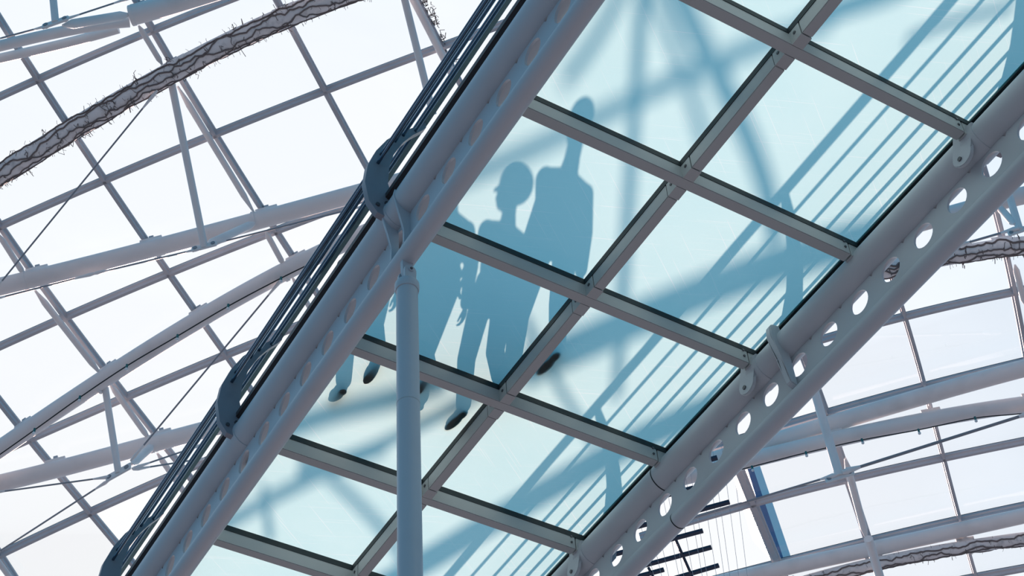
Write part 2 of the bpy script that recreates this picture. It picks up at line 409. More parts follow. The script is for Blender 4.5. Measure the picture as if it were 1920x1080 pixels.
def fit(line, deg=3, n=60):
    """least-squares smooth curve through noisy points along the longer direction"""
    ys = [p[1] for p in line]; xs = [p[0] for p in line]
    steep = (max(ys) - min(ys)) > (max(xs) - min(xs)) * .9
    u, v = (ys, xs) if steep else (xs, ys); deg = min(deg, len(line) - 1)
    u0, u1 = min(u), max(u); f = lambda a: (a - u0) / (u1 - u0) * 2 - 1
    A = [[f(a) ** k for k in range(deg + 1)] for a in u]; m = deg + 1
    G = [[sum(r[i] * r[j] for r in A) for j in range(m)] + [sum(r[i] * b_ for r, b_ in zip(A, v))] for i in range(m)]
    for i in range(m):
        p = max(range(i, m), key=lambda r: abs(G[r][i])); G[i], G[p] = G[p], G[i]
        for r in range(m):
            if r != i:
                q = G[r][i] / G[i][i]; G[r] = [a - q * c for a, c in zip(G[r], G[i])]
    co = [G[i][m] / G[i][i] for i in range(m)]
    o = []
    for i in range(n):
        a = u0 + (u1 - u0) * i / (n - 1); b_ = sum(co[k] * f(a) ** k for k in range(m))
        o.append((b_, a) if steep else (a, b_))
    return o
def depth(p): return (p - CAM).dot(FWD)
def rad(p, hw): return hw * depth(p) / FPX
def inter(l1, l2):
    for a, b in zip(l1, l1[1:]):
        for c, d in zip(l2, l2[1:]):
            r = (b[0] - a[0], b[1] - a[1]); s = (d[0] - c[0], d[1] - c[1]); den = r[0] * s[1] - r[1] * s[0]
            if abs(den) < 1e-9: continue
            t = ((c[0] - a[0]) * s[1] - (c[1] - a[1]) * s[0]) / den; u = ((c[0] - a[0]) * r[1] - (c[1] - a[1]) * r[0]) / den
            if -1e-6 <= t <= 1 + 1e-6 and -1e-6 <= u <= 1 + 1e-6: return (a[0] + r[0] * t, a[1] + r[1] * t)
    return None

# glazing bars: A lines fall to the right, B lines rise to the right (pixel polylines on the roof plane)
LA = [
 ([(-120, 850), (3, 1042), (60, 1130), (150, 1270)], 6.5, 'glazing bar falling right through the bottom left corner'),
 ([(-110, 600), (0, 752), (33, 795), (60, 825), (90, 862), (123, 900), (172, 957), (217, 1017), (270, 1082), (420, 1270)], 6.5, 'glazing bar falling right across the lower left, ending beside the lowest railing post'),
 ([(-90, 280), (2, 420), (57, 507), (83, 542), (123, 592), (197, 680), (217, 720), (240, 743), (290, 812), (320, 847), (345, 880), (520, 1100), (650, 1270)], 6.5, 'glazing bar falling right with a round strut beside it, left of the middle railing post'),
 ([(-80, -95), (0, 35), (20, 67), (47, 110), (72, 145), (123, 227), (147, 260), (197, 335), (273, 450), (315, 507), (363, 577), (422, 662), (437, 685), (480, 745), (640, 960), (860, 1270)], 6.5, 'glazing bar falling right from the top left corner to the middle railing post'),
 ([(215, -70), (258, 5), (282, 50), (320, 107), (343, 147), (405, 247), (490, 388), (513, 432), (547, 477), (575, 520), (600, 557), (700, 710), (900, 990), (1070, 1240)], 6.5, 'glazing bar falling right with a round strut beside it, passing under the vine-covered tube'),
 ([(480, -75), (517, -3), (543, 47), (610, 167), (640, 227), (687, 308), (740, 405), (900, 680), (1100, 980)], 6.5, 'glazing bar falling right to the upper railing post'),
 ([(740, -80), (784, 0), (827, 85), (853, 136), (900, 230), (1020, 450), (1200, 760)], 6.5, 'glazing bar at top centre with dead creeper stuck along it'),
]
LB = [
 ([(-120, 235), (0, 180), (72, 145), (167, 105), (290, 53), (433, -3), (560, -52), (700, -100)], 6.0, 'glazing bar rising right across the top left corner'),
 ([(-140, 485), (5, 423), (143, 357), (197, 335), (380, 258), (405, 247), (610, 167), (640, 158), (773, 103), (827, 84), (910, 57), (1010, 20), (1100, -15)], 6.0, 'glazing bar rising right across the upper left, behind the railing at top centre'),
 ([(-140, 710), (0, 650), (100, 603), (123, 592), (315, 507), (497, 437), (640, 385), (800, 330), (1000, 262), (1180, 210)], 6.0, 'glazing bar rising right between the two thick tubes at left'),
 ([(-140, 905), (-40, 865), (63, 820), (197, 763), (237, 742), (280, 718), (422, 662), (483, 637), (533, 617), (700, 555), (900, 485), (1180, 395)], 6.0, 'glazing bar rising right just below the lower curved tube'),
 ([(-140, 1105), (3, 1037), (160, 963), (180, 953), (317, 890), (353, 875), (520, 805), (760, 715), (980, 640), (1200, 570)], 6.0, 'glazing bar rising right across the bottom left corner'),
 ([(60, 1180), (217, 1105), (380, 1030), (640, 920), (900, 820), (1180, 730)], 6.0, 'glazing bar rising right, just below the bottom left corner'),
]
RA = [
 ([(1300, 680), (1345, 780), (1390, 883), (1407, 937), (1460, 1058), (1500, 1150)], 9, 'wide glazing bar falling right beside the blue tower strip'),
 ([(1430, 480), (1480, 605), (1535, 730), (1560, 810), (1573, 848), (1587, 893), (1627, 1007), (1647, 1078), (1680, 1180)], 8, 'glazing bar falling right behind the hanging strut at right'),
 ([(1600, 330), (1650, 460), (1688, 570), (1697, 593), (1730, 712), (1743, 757), (1753, 800), (1768, 857), (1797, 970), (1817, 1040), (1832, 1090), (1860, 1180)], 4.5, 'thin glazing bar falling right, left of the upper right brace'),
 ([(1800, 190), (1840, 300), (1867, 395), (1880, 440), (1891, 490), (1899, 550), (1918, 665), (1945, 800), (1985, 1000), (2010, 1150)], 5.5, 'glazing bar at the far right edge'),
 ([(1960, 60), (2020, 240), (2070, 420), (2110, 660), (2150, 900), (2180, 1100)], 5.5, 'glazing bar just past the right edge'),
]
RB = [
 ([(1380, 420), (1600, 345), (1830, 290), (1990, 258), (2160, 230)], 5, 'glazing bar rising right, topmost at right behind the girder'),
 ([(1280, 725), (1450, 663), (1657, 601), (1693, 590), (1890, 547), (1920, 541), (2120, 505)], 6, 'glazing bar rising right below the vine-covered tube at upper right'),
 ([(1260, 860), (1380, 825), (1477, 790), (1557, 769), (1728, 722), (1860, 690), (1930, 672), (2140, 625)], 6, 'glazing bar running just above the straight thick tube at right'),
 ([(1200, 1005), (1313, 967), (1417, 937), (1583, 901), (1597, 895), (1768, 853), (1920, 824), (2170, 775)], 6, 'glazing bar rising right across the middle of the lower right panes'),
 ([(1280, 1100), (1353, 1079), (1460, 1052), (1613, 1016), (1800, 969), (1920, 946), (2190, 895)], 6, 'glazing bar above the lowest straight tube at right'),
 ([(1500, 1160), (1672, 1112), (1830, 1079), (1920, 1062), (2200, 1010)], 6, 'glazing bar cut by the bottom right corner'),
]
def girder_left(y): return 960 - y * .62 if y < 400 else 712 - (y - 400) * .70
def girder_right(y): return 2240 - y * .985
def clip_line(l, side):
    if side == 'L': k = [p for p in l if p[0] < girder_left(p[1]) + 130]
    else: k = [p for p in l if p[0] > girder_right(p[1]) - 130]
    return k
LA = [(fit(l), h, t) for l, h, t in LA]; LB = [(fit(l), h, t) for l, h, t in LB]; RA = [(fit(l), h, t) for l, h, t in RA]; RB = [(fit(l), h, t) for l, h, t in RB]
LA = [(clip_line(l, 'L'), h, t) for l, h, t in LA]; LB = [(clip_line(l, 'L'), h, t) for l, h, t in LB]
RA = [(clip_line(l, 'R'), h, t) for l, h, t in RA]; RB = [(clip_line(l, 'R'), h, t) for l, h, t in RB]
LB = [q for q in LB if len(q[0]) > 4]
def extend(l, side, px=260):
    out = list(l)
    for end in (0, 1):
        a, b_ = (out[0], out[3]) if end == 0 else (out[-1], out[-4])
        x, y = a
        outside = (x < -20 or y < -20 or y > 1100) if side == 'L' else (x > 1940 or y > 1100 or y < -20)
        if side == 'L' and x > 560 and y > 0: outside = False
        if side == 'R' and x < girder_right(y) + 60: outside = False
        if not outside: continue
        d = math.hypot(a[0] - b_[0], a[1] - b_[1]); n = max(2, round(px / (d / 3)))
        for k in range(1, n + 1):
            p = (x + (x - b_[0]) / d * px * k / n, y + (y - b_[1]) / d * px * k / n)
            if end == 0: out.insert(0, p)
            else: out.append(p)
    return out
def bar(name, line, hw, label, plane, group, off, gr):
    p = [plane.at(x, y, off) for x, y in line]; w_ = rad(p[len(p) // 2], hw)
    t = thing(name, label, 'glazing bar', p[len(p) // 2], group)
    b = bmesh.new(); pr_ = [(-w_, 0), (-w_, -.035), (-w_ * .55, -.05), (-w_ * .5, -.10), (w_ * .5, -.10), (w_ * .55, -.05), (w_, -.035), (w_, 0)]
    sweep(b, p, pr_, hint=plane.n); obj('bar_profile', b, 'bar_steel', t)
    b = bmesh.new(); sweep(b, p, [(-w_ * .85, .001), (w_ * .85, .001), (w_ * .85, .018), (-w_ * .85, .018)], hint=plane.n); obj('rubber_seal', b, 'gasket', t)
LA = [(extend(l, 'L'), h, t) for l, h, t in LA]; LB = [(extend(l, 'L'), h, t) for l, h, t in LB]
RA = [(extend(l, 'R'), h, t) for l, h, t in RA]; RB = [(extend(l, 'R'), h, t) for l, h, t in RB]
for line, hw, lab in LA: bar('glazing_bar', line, hw, lab, PL, 'roof glazing bars', .02, 'L')
for line, hw, lab in LB: bar('glazing_bar', line, hw, lab, PL, 'roof glazing bars', .02, 'L')
for line, hw, lab in RA: bar('glazing_bar', line, hw, lab, PR, 'roof glazing bars', .02, 'R')
for line, hw, lab in RB: bar('glazing_bar', line, hw, lab, PR, 'roof glazing bars', .02, 'R')
npane = 0
for plane, A, B, side in ((PL, LA, LB, 'left'), (PR, RA, RB, 'right')):
    for i in range(len(A) - 1):
        for j in range(len(B) - 1):
            q = [inter(A[a][0], B[b_][0]) for a, b_ in ((i, j), (i + 1, j), (i + 1, j + 1), (i, j + 1))]
            if any(k is None for k in q): continue
            b = bmesh.new(); lo = [b.verts.new(plane.at(*k)) for k in q]; hi = [b.verts.new(plane.at(*k) + plane.n * .012) for k in q]
            b.faces.new(lo); b.faces.new(hi[::-1])
            for k in range(4): b.faces.new((lo[k], lo[(k + 1) % 4], hi[(k + 1) % 4], hi[k]))
            npane += 1
            o = obj('window_%d' % npane, b, 'roof_glass', smooth=False)
            tag(o, 'clear glass roof pane on the %s, between bars %d and %d of the falling set' % (side, i + 1, i + 2), kind='structure')

# tubes, struts, rods
def pxtube(bm, line, hw, plane, off, smooth=5, n=20, taper=None):
    l = catmull(line, smooth) if len(line) > 2 else [V(a) for a in line]
    offs = off if isinstance(off, (list, tuple)) else None
    pts = []
    for i, a in enumerate(l):
        f = i / (len(l) - 1); o_ = (offs[0] + (offs[1] - offs[0]) * f) if offs else off
        pts.append(plane.at(a[0], a[1], o_))
    r = rad(pts[len(pts) // 2], hw)
    tube(bm, pts, r, n, scales=taper(len(pts)) if taper else None)
    return pts, r
def roof_tube(line, hw, plane, off, label, cat='tube', name='roof_tube', group='thick roof tubes', mat='roof_steel', A=None, collars=()):
    l = extend(fit(line, 3, 40), 'L' if plane is PL else 'R')
    b = bmesh.new(); pts = [plane.at(a[0], a[1], off) for a in l]; r = rad(pts[len(pts) // 2], hw); tube(b, pts, r, 28)
    t = thing(name, label, cat, pts[len(pts) // 2], group)
    obj('tube_body', b, mat, t)
    if A:
        for aline, ahw, _ in A:
            q = inter(l, aline)
            if not q: continue
            c = plane.at(q[0], q[1], off)
            k = min(range(1, len(pts) - 1), key=lambda i: (pts[i] - c).length)
            ax = (pts[k + 1] - pts[k - 1]).normalized(); n = (plane.n - ax * plane.n.dot(ax)).normalized(); ay = n.cross(ax)
            b = bmesh.new(); obox(b, c + n * (r + .012), ax, ay, n, .145, .07, .032); bevel(b, .006, 1); obj('saddle_plate', b, mat, t)
            b = bmesh.new(); obox(b, c + n * (r + .012 + .06), ax, ay, n, .03, .045, .045); obj('stand_off', b, 'bar_steel', t)
    for (x, y) in collars:
        c = plane.at(x, y, off); k = min(range(1, len(pts) - 1), key=lambda i: (pts[i] - c).length)
        ax = (pts[k + 1] - pts[k - 1]).normalized()
        b = bmesh.new(); tube(b, [c - ax * .02, c + ax * .02], r * 1.06, 28); obj('weld_collar', b, mat, t)
    return t, pts, r
OL = .29
T2 = [(-90, 385), (0, 330), (83, 273), (167, 220), (267, 168), (320, 140), (400, 98), (500, 42), (600, 6), (700, -28), (820, -60)]
T3 = [(-140, 570), (0, 535), (47, 526), (167, 499), (283, 467), (400, 436), (477, 414), (567, 390), (640, 371), (700, 355), (770, 335)]
T4 = [(-150, 945), (-70, 890), (0, 840), (97, 777), (180, 726), (217, 690), (333, 620), (450, 557), (533, 511), (617, 466), (690, 436)]
T5 = [(-140, 935), (0, 907), (100, 880), (217, 852), (283, 833), (377, 807), (440, 792), (560, 762)]
T6 = [(-120, 113), (0, 86), (100, 63), (160, 51), (243, 41)]
T6b = [(244, 30), (330, 6), (420, -22), (600, -75)]
roof_tube(T6, 10.5, PL, OL, 'slimmer grey roof tube entering at the top left corner', A=None)
roof_tube(T6b, 19, PL, OL, 'thick grey roof tube end at the top edge with a welded flange plate', A=LA, collars=((248, 29),))
roof_tube([(-60, 123), (0, 109), (100, 87), (160, 71), (222, 54)], 9, PL, .16, 'flat grey beam below the slimmer tube at top left', name='roof_beam', cat='beam')
t2o, T2P, T2R = roof_tube(T2, 20, PL, OL, 'curved roof tube at upper left wrapped in bare creeper stems', mat='pale_bark', A=LA)
roof_tube(T3, 17, PL, OL, 'straight thick roof tube rising right across the left middle', A=LA, collars=((477, 414), (47, 526)))
t4o, T4P, T4R = roof_tube(T4, 17, PL, OL, 'curved thick roof tube at left carrying a string of small bulbs', A=LA, collars=((533, 511), (184, 722)))
roof_tube(T5, 16.5, PL, OL, 'straight thick roof tube low at left behind the hanging strut', A=LA, collars=((283, 833),))
U1 = [(1280, 880), (1380, 850), (1457, 827), (1557, 795), (1640, 770), (1720, 745), (1800, 722), (1860, 708), (1920, 692), (2060, 655)]
U2 = [(1280, 895), (1340, 880), (1397, 865), (1480, 843), (1563, 827), (1660, 803), (1747, 784), (1830, 771), (1920, 760), (2080, 742)]
U3 = [(1300, 1105), (1380, 1083), (1457, 1066), (1540, 1050), (1613, 1038), (1647, 1028), (1720, 1010), (1780, 997), (1850, 981), (1920, 968), (2080, 930)]
U4 = [(1480, 1100), (1557, 1078), (1607, 1067), (1647, 1056), (1710, 1042), (1780, 1030), (1850, 1020), (1920, 1011), (2090, 990)]
U0 = [(1600, 520), (1690, 500), (1760, 483), (1800, 476), (1847, 468), (1885, 465), (1920, 460), (2040, 452)]
Um = [(1700, 425), (1762, 408), (1840, 386), (1896, 372), (1940, 362), (2040, 345)]
OR = .31
roof_tube(U1, 16.5, PR, OR, 'straight thick roof tube, upper of the close pair at right', A=None)
u2o, U2P, U2R = roof_tube(U2, 15.5, PR, OR + .28, 'curved thick roof tube, lower of the close pair at right, with small bulbs', A=RA)
roof_tube(U3, 14.5, PR, OR, 'straight thick roof tube low at right', A=None)
_, U4P, U4R = roof_tube(U4, 12.5, PR, OR + .22, 'curved roof tube in the bottom right corner covered in bare creeper', mat='pale_bark', A=RA)
_, U0P, U0R = roof_tube(U0, 17, PR, OR + .22, 'curved roof tube at upper right covered in bare creeper', mat='pale_bark', A=RA)
roof_tube(Um, 17, PR, OR, 'short length of thick roof tube above the creeper tube at the right edge')

def strut(line, hw, plane, off, label, name='roof_strut', cat='strut', pointed=True, group='round roof struts'):
    b = bmesh.new(); p0 = plane.at(*line[0], off[0]); p1 = plane.at(*line[1], off[1]); r = rad((p0 + p1) / 2, hw)
    t = thing(name, label, cat, (p0 + p1) / 2, group)
    fr = [0, .02, .08, .14, .86, .92, .98, 1]; sc_ = [.35, .4, .7, 1, 1, .7, .4, .35] if pointed else [1] * 8
    tube(b, [p0 + (p1 - p0) * f for f in fr], r, 20, scales=sc_); obj('strut_tube', b, 'roof_steel', t)
    return t, p0, p1, r
strut([(260, 48), (304, 121)], 5.5, PL, (.22, .22), 'short round strut between the top left tube and the creeper tube')
strut([(333, 162), (476, 398)], 6, PL, (.22, .22), 'long round strut running from the creeper tube down to the straight tube')
strut([(498, 434), (532, 497)], 5.5, PL, (.22, .22), 'short round strut between the straight and curved tubes beside the railing')
strut([(-2, 440), (46, 516)], 5.5, PL, (.22, .22), 'round strut at the left edge above the straight tube')
strut([(66, 545), (189, 702)], 6, PL, (.22, .22), 'long round strut between the straight and curved tubes at lower left')
strut([(205, 718), (281, 825)], 5.5, PL, (.22, .22), 'round strut between the curved tube and the lowest straight tube')
strut([(295, 850), (360, 945)], 5.5, PL, (.22, .22), 'round strut running down from the lowest straight tube to the railing')
strut([(-20, 1030), (42, 1115)], 5.5, PL, (.22, .22), 'round strut in the bottom left corner')
strut([(770, -10), (852, 148)], 7, PL, (.22, .22), 'round strut beside the creeper-edged bar at top centre', pointed=False)
strut([(754, -20), (812, 215)], 7, PL, (.3, 1.0), 'thin strut crossing behind the railing at top centre', pointed=False)
sA, _, endA, _ = strut([(322, 158), (383, 462)], 7, PL, (.32, 1.25), 'slender hanging strut below the creeper tube, ending in rod plates', pointed=False)
sB, _, endB, _ = strut([(197, 727), (222, 886)], 6.5, PL, (.32, 1.25), 'slender hanging strut below the curved tube, ending in a four-way rod plate', pointed=False)
sC, _, endC, _ = strut([(96, -40), (104, 42)], 7, PL, (.32, .9), 'slender hanging strut at the top left corner', pointed=False)
strut([(383, 462), (480, 417)], 8, PL, (1.2, .35), 'stout slanting brace from the rod plate up to the straight tube')
strut([(247, 870), (286, 836)], 8, PL, (1.2, .35), 'stout slanting brace from the four-way plate up to the lowest tube')
strut([(118, 48), (243, 27)], 9, PL, (.9, .33), 'stout slanting brace at top left running to the flanged tube')
strut([(548, 520), (600, 610)], 5, PL, (.3, .7), 'strut just behind the railing bars, right of the curved tube end')
sD, _, endD, _ = strut([(1526, 730), (1574, 892)], 8.5, PR, (.1, 1.5), 'slender hanging strut at right below the girder, ending at a rod plate', pointed=False)
strut([(1585, 860), (1625, 1010)], 7, PR, (.45, .35), 'round strut running down beside the bar at right')
strut([(1628, 1010), (1655, 1100)], 8.5, PR, (.7, .8), 'round strut crossing the creeper tube at bottom right', pointed=False)
sE, _, endE, _ = strut([(1886, 345), (1912, 432)], 7, PR, (.3, 1.2), 'short hanging strut at the right edge above the creeper tube', pointed=False)
strut([(1873, 388), (1902, 420)], 7, PR, (.4, 1.1), 'stub brace beside the hanging strut at the right edge')
strut([(1903, 497), (1921, 570)], 6, PR, (.3, .3), 'round strut under the creeper tube at the right edge')

def rods(lst, plane, label, end=None, plate=None, name='tie_rod', hw=1.7):
    a, b_ = lst; p = plane.at(*a[:2], a[2]); q = plane.at(*b_[:2], b_[2])
    r = rad((p + q) / 2, hw)
    t = thing(name, label, 'rod', (p + q) / 2, 'thin tie rods under the roof')
    b = bmesh.new(); tube(b, [p, q], r, 8); obj('rod_bar', b, 'rod', t)
    for e, d in ((p, (q - p).normalized()), (q, (p - q).normalized())):
        b = bmesh.new(); tube(b, [e - d * .02, e + d * .06, e + d * .16, e + d * .26], r * 1.5, 10, scales=[.8, 1.4, 1.0, .66]); obj('fork_end', b, 'roof_steel', t)
rods(((293, 172, .45), (-20, 556, 1.1)), PL, 'long thin rod falling left from the creeper tube')
rods(((380, 465, 1.25), (177, 513, .5)), PL, 'thin rod running left along the underside of the straight tube')
rods(((177, 513, .5), (-30, 566, .9)), PL, 'thin rod continuing left under the straight tube to the edge')
rods(((386, 461, 1.25), (700, 382, .6)), PL, 'thin rod rising right under the straight tube to the railing')
rods(((527, 525, .45), (247, 862, 1.2)), PL, 'long thin rod falling left from the curved tube to the four-way plate')
rods(((206, 894, 1.25), (-20, 925, .6)), PL, 'upper thin rod running left from the four-way plate')
rods(((202, 902, 1.25), (-20, 1046, .6)), PL, 'lower thin rod running down left from the four-way plate')
rods(((250, 878, 1.25), (385, 832, .6)), PL, 'upper thin rod running right from the four-way plate')
rods(((252, 880, 1.25), (380, 860, .6)), PL, 'lower thin rod running right from the four-way plate')
rods(((98, 46, .9), (-30, 80, .5)), PL, 'thin rod running left from the strut at the top left corner')
rods(((110, 40, .9), (250, -6, .4)), PL, 'thin rod rising right from the strut at the top left corner')
rods(((1582, 885, 1.5), (1940, 772, .9)), PR, 'thick tie rod rising right from the rod plate at right', hw=3.2)
rods(((1568, 890, 1.5), (1270, 980, .9)), PR, 'tie rod falling left from the rod plate towards the girder', hw=2.2)
rods(((1908, 428, 1.2), (1790, 462, .7)), PR, 'tie rod falling left from the strut at the right edge', hw=2.4)
rods(((1912, 430, 1.2), (1960, 420, .9)), PR, 'stub of tie rod at the right edge', hw=2.4)
def node_plate(parent, c, plane, a, b_, name='rod_plate', size=.16):
    d = (plane.at(*b_, 1.25) - plane.at(*a, 1.25)).normalized(); n = plane.n; s = d.cross(n).normalized()
    b = bmesh.new(); obox(b, c, d, n, s, size, size * .32, .014); bevel(b, .01, 2); p = obj(name, b, 'roof_steel', parent)
    for k in (-.7, .7):
        b = bmesh.new(); disc(b, c + d * (size * k), s, size * .17, .05); obj('pin', b, 'rod', p)
node_plate(sA, endA, PL, (360, 470), (405, 458)); node_plate(sB, endB, PL, (200, 900), (250, 872), size=.2)
node_plate(sC, endC, PL, (85, 52), (125, 38)); node_plate(sD, endD, PR, (1550, 900), (1600, 885), size=.22); node_plate(sE, endE, PR, (1890, 436), (1920, 426))

# bare creeper on the tubes
def vine(pts, R, label, seed, strands=6, r0=.011, twigs=70):
    rnd = random.Random(seed); b = bmesh.new(); n = len(pts); VS = .18 / max((pts[n // 2 + 1] - pts[n // 2]).length, .01)
    fr = frames(pts, V((0, 0, 1)))
    def at(s, th, lift=0):
        i = min(int(s), n - 2); f = s - i
        p = pts[i].lerp(pts[i + 1], f); t_, nn, ss = fr[i]
        return p + (nn * math.sin(th) + ss * math.cos(th)) * (R + lift)
    for k in range(strands):
        th = math.pi * (1 + (k + .5) / strands) + rnd.uniform(-.15, .15) if k < strands - 1 else math.pi * 1.9
        th0 = th; s = 0.; line = []; ph = rnd.random() * 9
        while s < n - 1.01:
            th = th0 + .75 * noise.noise(V((s / VS * .5 + ph, k * 7.3, 0))) + .34 * noise.noise(V((s / VS * 2.1 + ph, k * 3.3, 5)))
            line.append(at(s, th, .006)); s += .22 * VS
        tube(b, line, r0 * rnd.uniform(.6, 1.15), 6)
    for k in range(twigs):
        s = rnd.uniform(0, n - 1.1); th = rnd.uniform(math.pi * .9, math.pi * 2.1); p = [at(s, th, 0)]
        for q in range(rnd.randint(3, 6)):
            s += rnd.uniform(-.14, .16); th += rnd.uniform(-.45, .45); s = max(0, min(n - 1.2, s)); p.append(at(s, th, .004 + (.02 * q if rnd.random() < .4 else .0)))
        tube(b, p, r0 * .36, 4)
    for k in range(twigs * 2):       # short thorns and curls standing off the tube
        s = rnd.uniform(0, n - 1.1); th = rnd.uniform(math.pi * .75, math.pi * 2.2)
        p = [at(s, th, 0), at(s + rnd.uniform(-.05, .05), th + rnd.uniform(-.2, .2), .025), at(s + rnd.uniform(-.09, .09), th + rnd.uniform(-.3, .3), rnd.uniform(.035, .065))]
        tube(b, p, r0 * .22, 4)
    o = obj('creeper_vine', b, 'vine'); tag(o, label, 'vine', 'bare creepers on roof tubes')
vine(T2P, T2R, 'bare brown creeper winding along the curved tube at upper left', 3, strands=6, r0=.0115, twigs=210)
vine(U4P, U4R, 'bare creeper along the curved tube in the bottom right corner', 5, strands=4, r0=.012, twigs=80)
vine(U0P, U0R, 'bare creeper with dark stems on the tube at upper right', 8, strands=5, r0=.014, twigs=80)

# strings of small bulbs
def bulbs(line, plane, off, label, spots, tubeR, seedlab):
    l = catmull(line, 5); b = bmesh.new(); pts = []
    for i, a in enumerate(l): pts.append(plane.at(a[0], a[1], off))
    t = thing('bulb_string', label, 'string lights', pts[len(pts) // 2], 'bulb strings on the roof tubes')
    tube(b, pts, .009, 6); obj('cable', b, 'cable', t)
    for (x, y) in spots:
        c = plane.at(x, y, off); dn = V((0, 0, -1))
        b = bmesh.new(); tube(b, [c + V((0, 0, .012)), c + dn * .05], .017, 10); s = obj('socket', b, 'green_plastic', t)
        b = bmesh.new(); bmesh.ops.create_icosphere(b, subdivisions=2, radius=.024, matrix=Matrix.Translation(c + dn * .07)); obj('bulb', b, 'bulb', s)
bulbs([(-40, 880), (0, 852), (65, 806), (150, 745), (238, 686), (333, 630), (428, 574), (530, 520), (600, 486)], PL, .47, 'string of small bulbs under the curved tube at left',
      [(65, 805), (150, 744), (238, 685), (333, 629), (428, 572), (527, 521)], T4R, 'L')
bulbs([(1340, 893), (1410, 875), (1460, 862), (1511, 849), (1616, 825), (1722, 806), (1828, 784), (1900, 777), (1990, 768)], PR, .80, 'string of small bulbs under the lower of the paired tubes at right',
      [(1410, 875), (1511, 848), (1616, 824), (1722, 806), (1828, 783)], U2R, 'R')

# dead creeper scraps on the bar at top centre
rnd = random.Random(4); b = bmesh.new()
for k in range(60):
    f = rnd.random() ** 1.2; x = 792 + f * 58 + rnd.uniform(-2, 5); y = -4 + f * 130 + rnd.uniform(-6, 6)
    p = [PL.at(x, y, .06)]
    for q in range(3): p.append(p[-1] + V((rnd.uniform(-.05, .05), rnd.uniform(-.05, .05), rnd.uniform(-.02, .02))))
    tube(b, p, .005, 4)
o = obj('creeper_scraps', b, 'vine'); tag(o, 'dead creeper scraps stuck along the glazing bar at top centre', 'vine', kind='stuff')

# hanging mobile of navy slats, bottom right of centre
mob = thing('hanging_mobile', 'hanging frame of dark navy slats on thin wires below the girder', 'hanging frame', PR.at(1290, 1010, 3.5))
def mp_(x, y): return PR.at(x, y, 3.5)
for (x0, y0, x1, y1) in ((1150, 911, 1345, 858), (1140, 958, 1300, 915), (1130, 1005, 1368, 941), (1150, 1040, 1318, 995), (1160, 1073, 1334, 1026), (1180, 1109, 1348, 1060), (1170, 1088, 1245, 1068)):
    p, q = mp_(x0, y0), mp_(x1, y1); ax = (q - p).normalized(); n = (PR.n - ax * PR.n.dot(ax)).normalized()
    b = bmesh.new(); obox(b, (p + q) / 2, ax, ax.cross(n), n, (q - p).length / 2, .03, .018); obj('slat', b, 'navy', mob, smooth=False)
b = bmesh.new(); tube(b, [mp_(1255, 985), mp_(1306, 1100)], .022, 8); obj('frame_pole', b, 'navy', mob)
b = bmesh.new(); tube(b, [mp_(1216, 1065), mp_(1232, 1095)], .02, 8); obj('frame_pole', b, 'navy', mob)
rnd = random.Random(9)
for k in range(13):
    x = 1195 + k * 14 + rnd.uniform(-3, 3); dx = 42
    y0 = 1080 - (x - 1195) * 1.05 - 60
    p, q = PR.at(x, y0 - 60, 3.2), PR.at(x + dx, 1120, 3.8)
    b = bmesh.new(); tube(b, [p, q], .0026, 4); obj('wire', b, 'wire', mob)

# distant tower beyond the roof
def far(px, py, d): return CAM + ray(px, py) * d
tw = thing('office_tower', 'distant blue-grey tower edge seen through the panes at lower right', 'building', far(1440, 960, 140))
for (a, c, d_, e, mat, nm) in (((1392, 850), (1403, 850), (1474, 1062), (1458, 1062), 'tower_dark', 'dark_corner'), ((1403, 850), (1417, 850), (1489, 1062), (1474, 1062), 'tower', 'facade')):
    b = bmesh.new(); n = FWD
    q = [far(*k, 140) for k in (a, c, d_, e)]; lo = [b.verts.new(k) for k in q]; hi = [b.verts.new(k + n * 14) for k in q]
    b.faces.new(lo); b.faces.new(hi[::-1])
    for k in range(4): b.faces.new((lo[k], lo[(k + 1) % 4], hi[(k + 1) % 4], hi[k]))
    obj(nm, b, mat, tw, smooth=False)

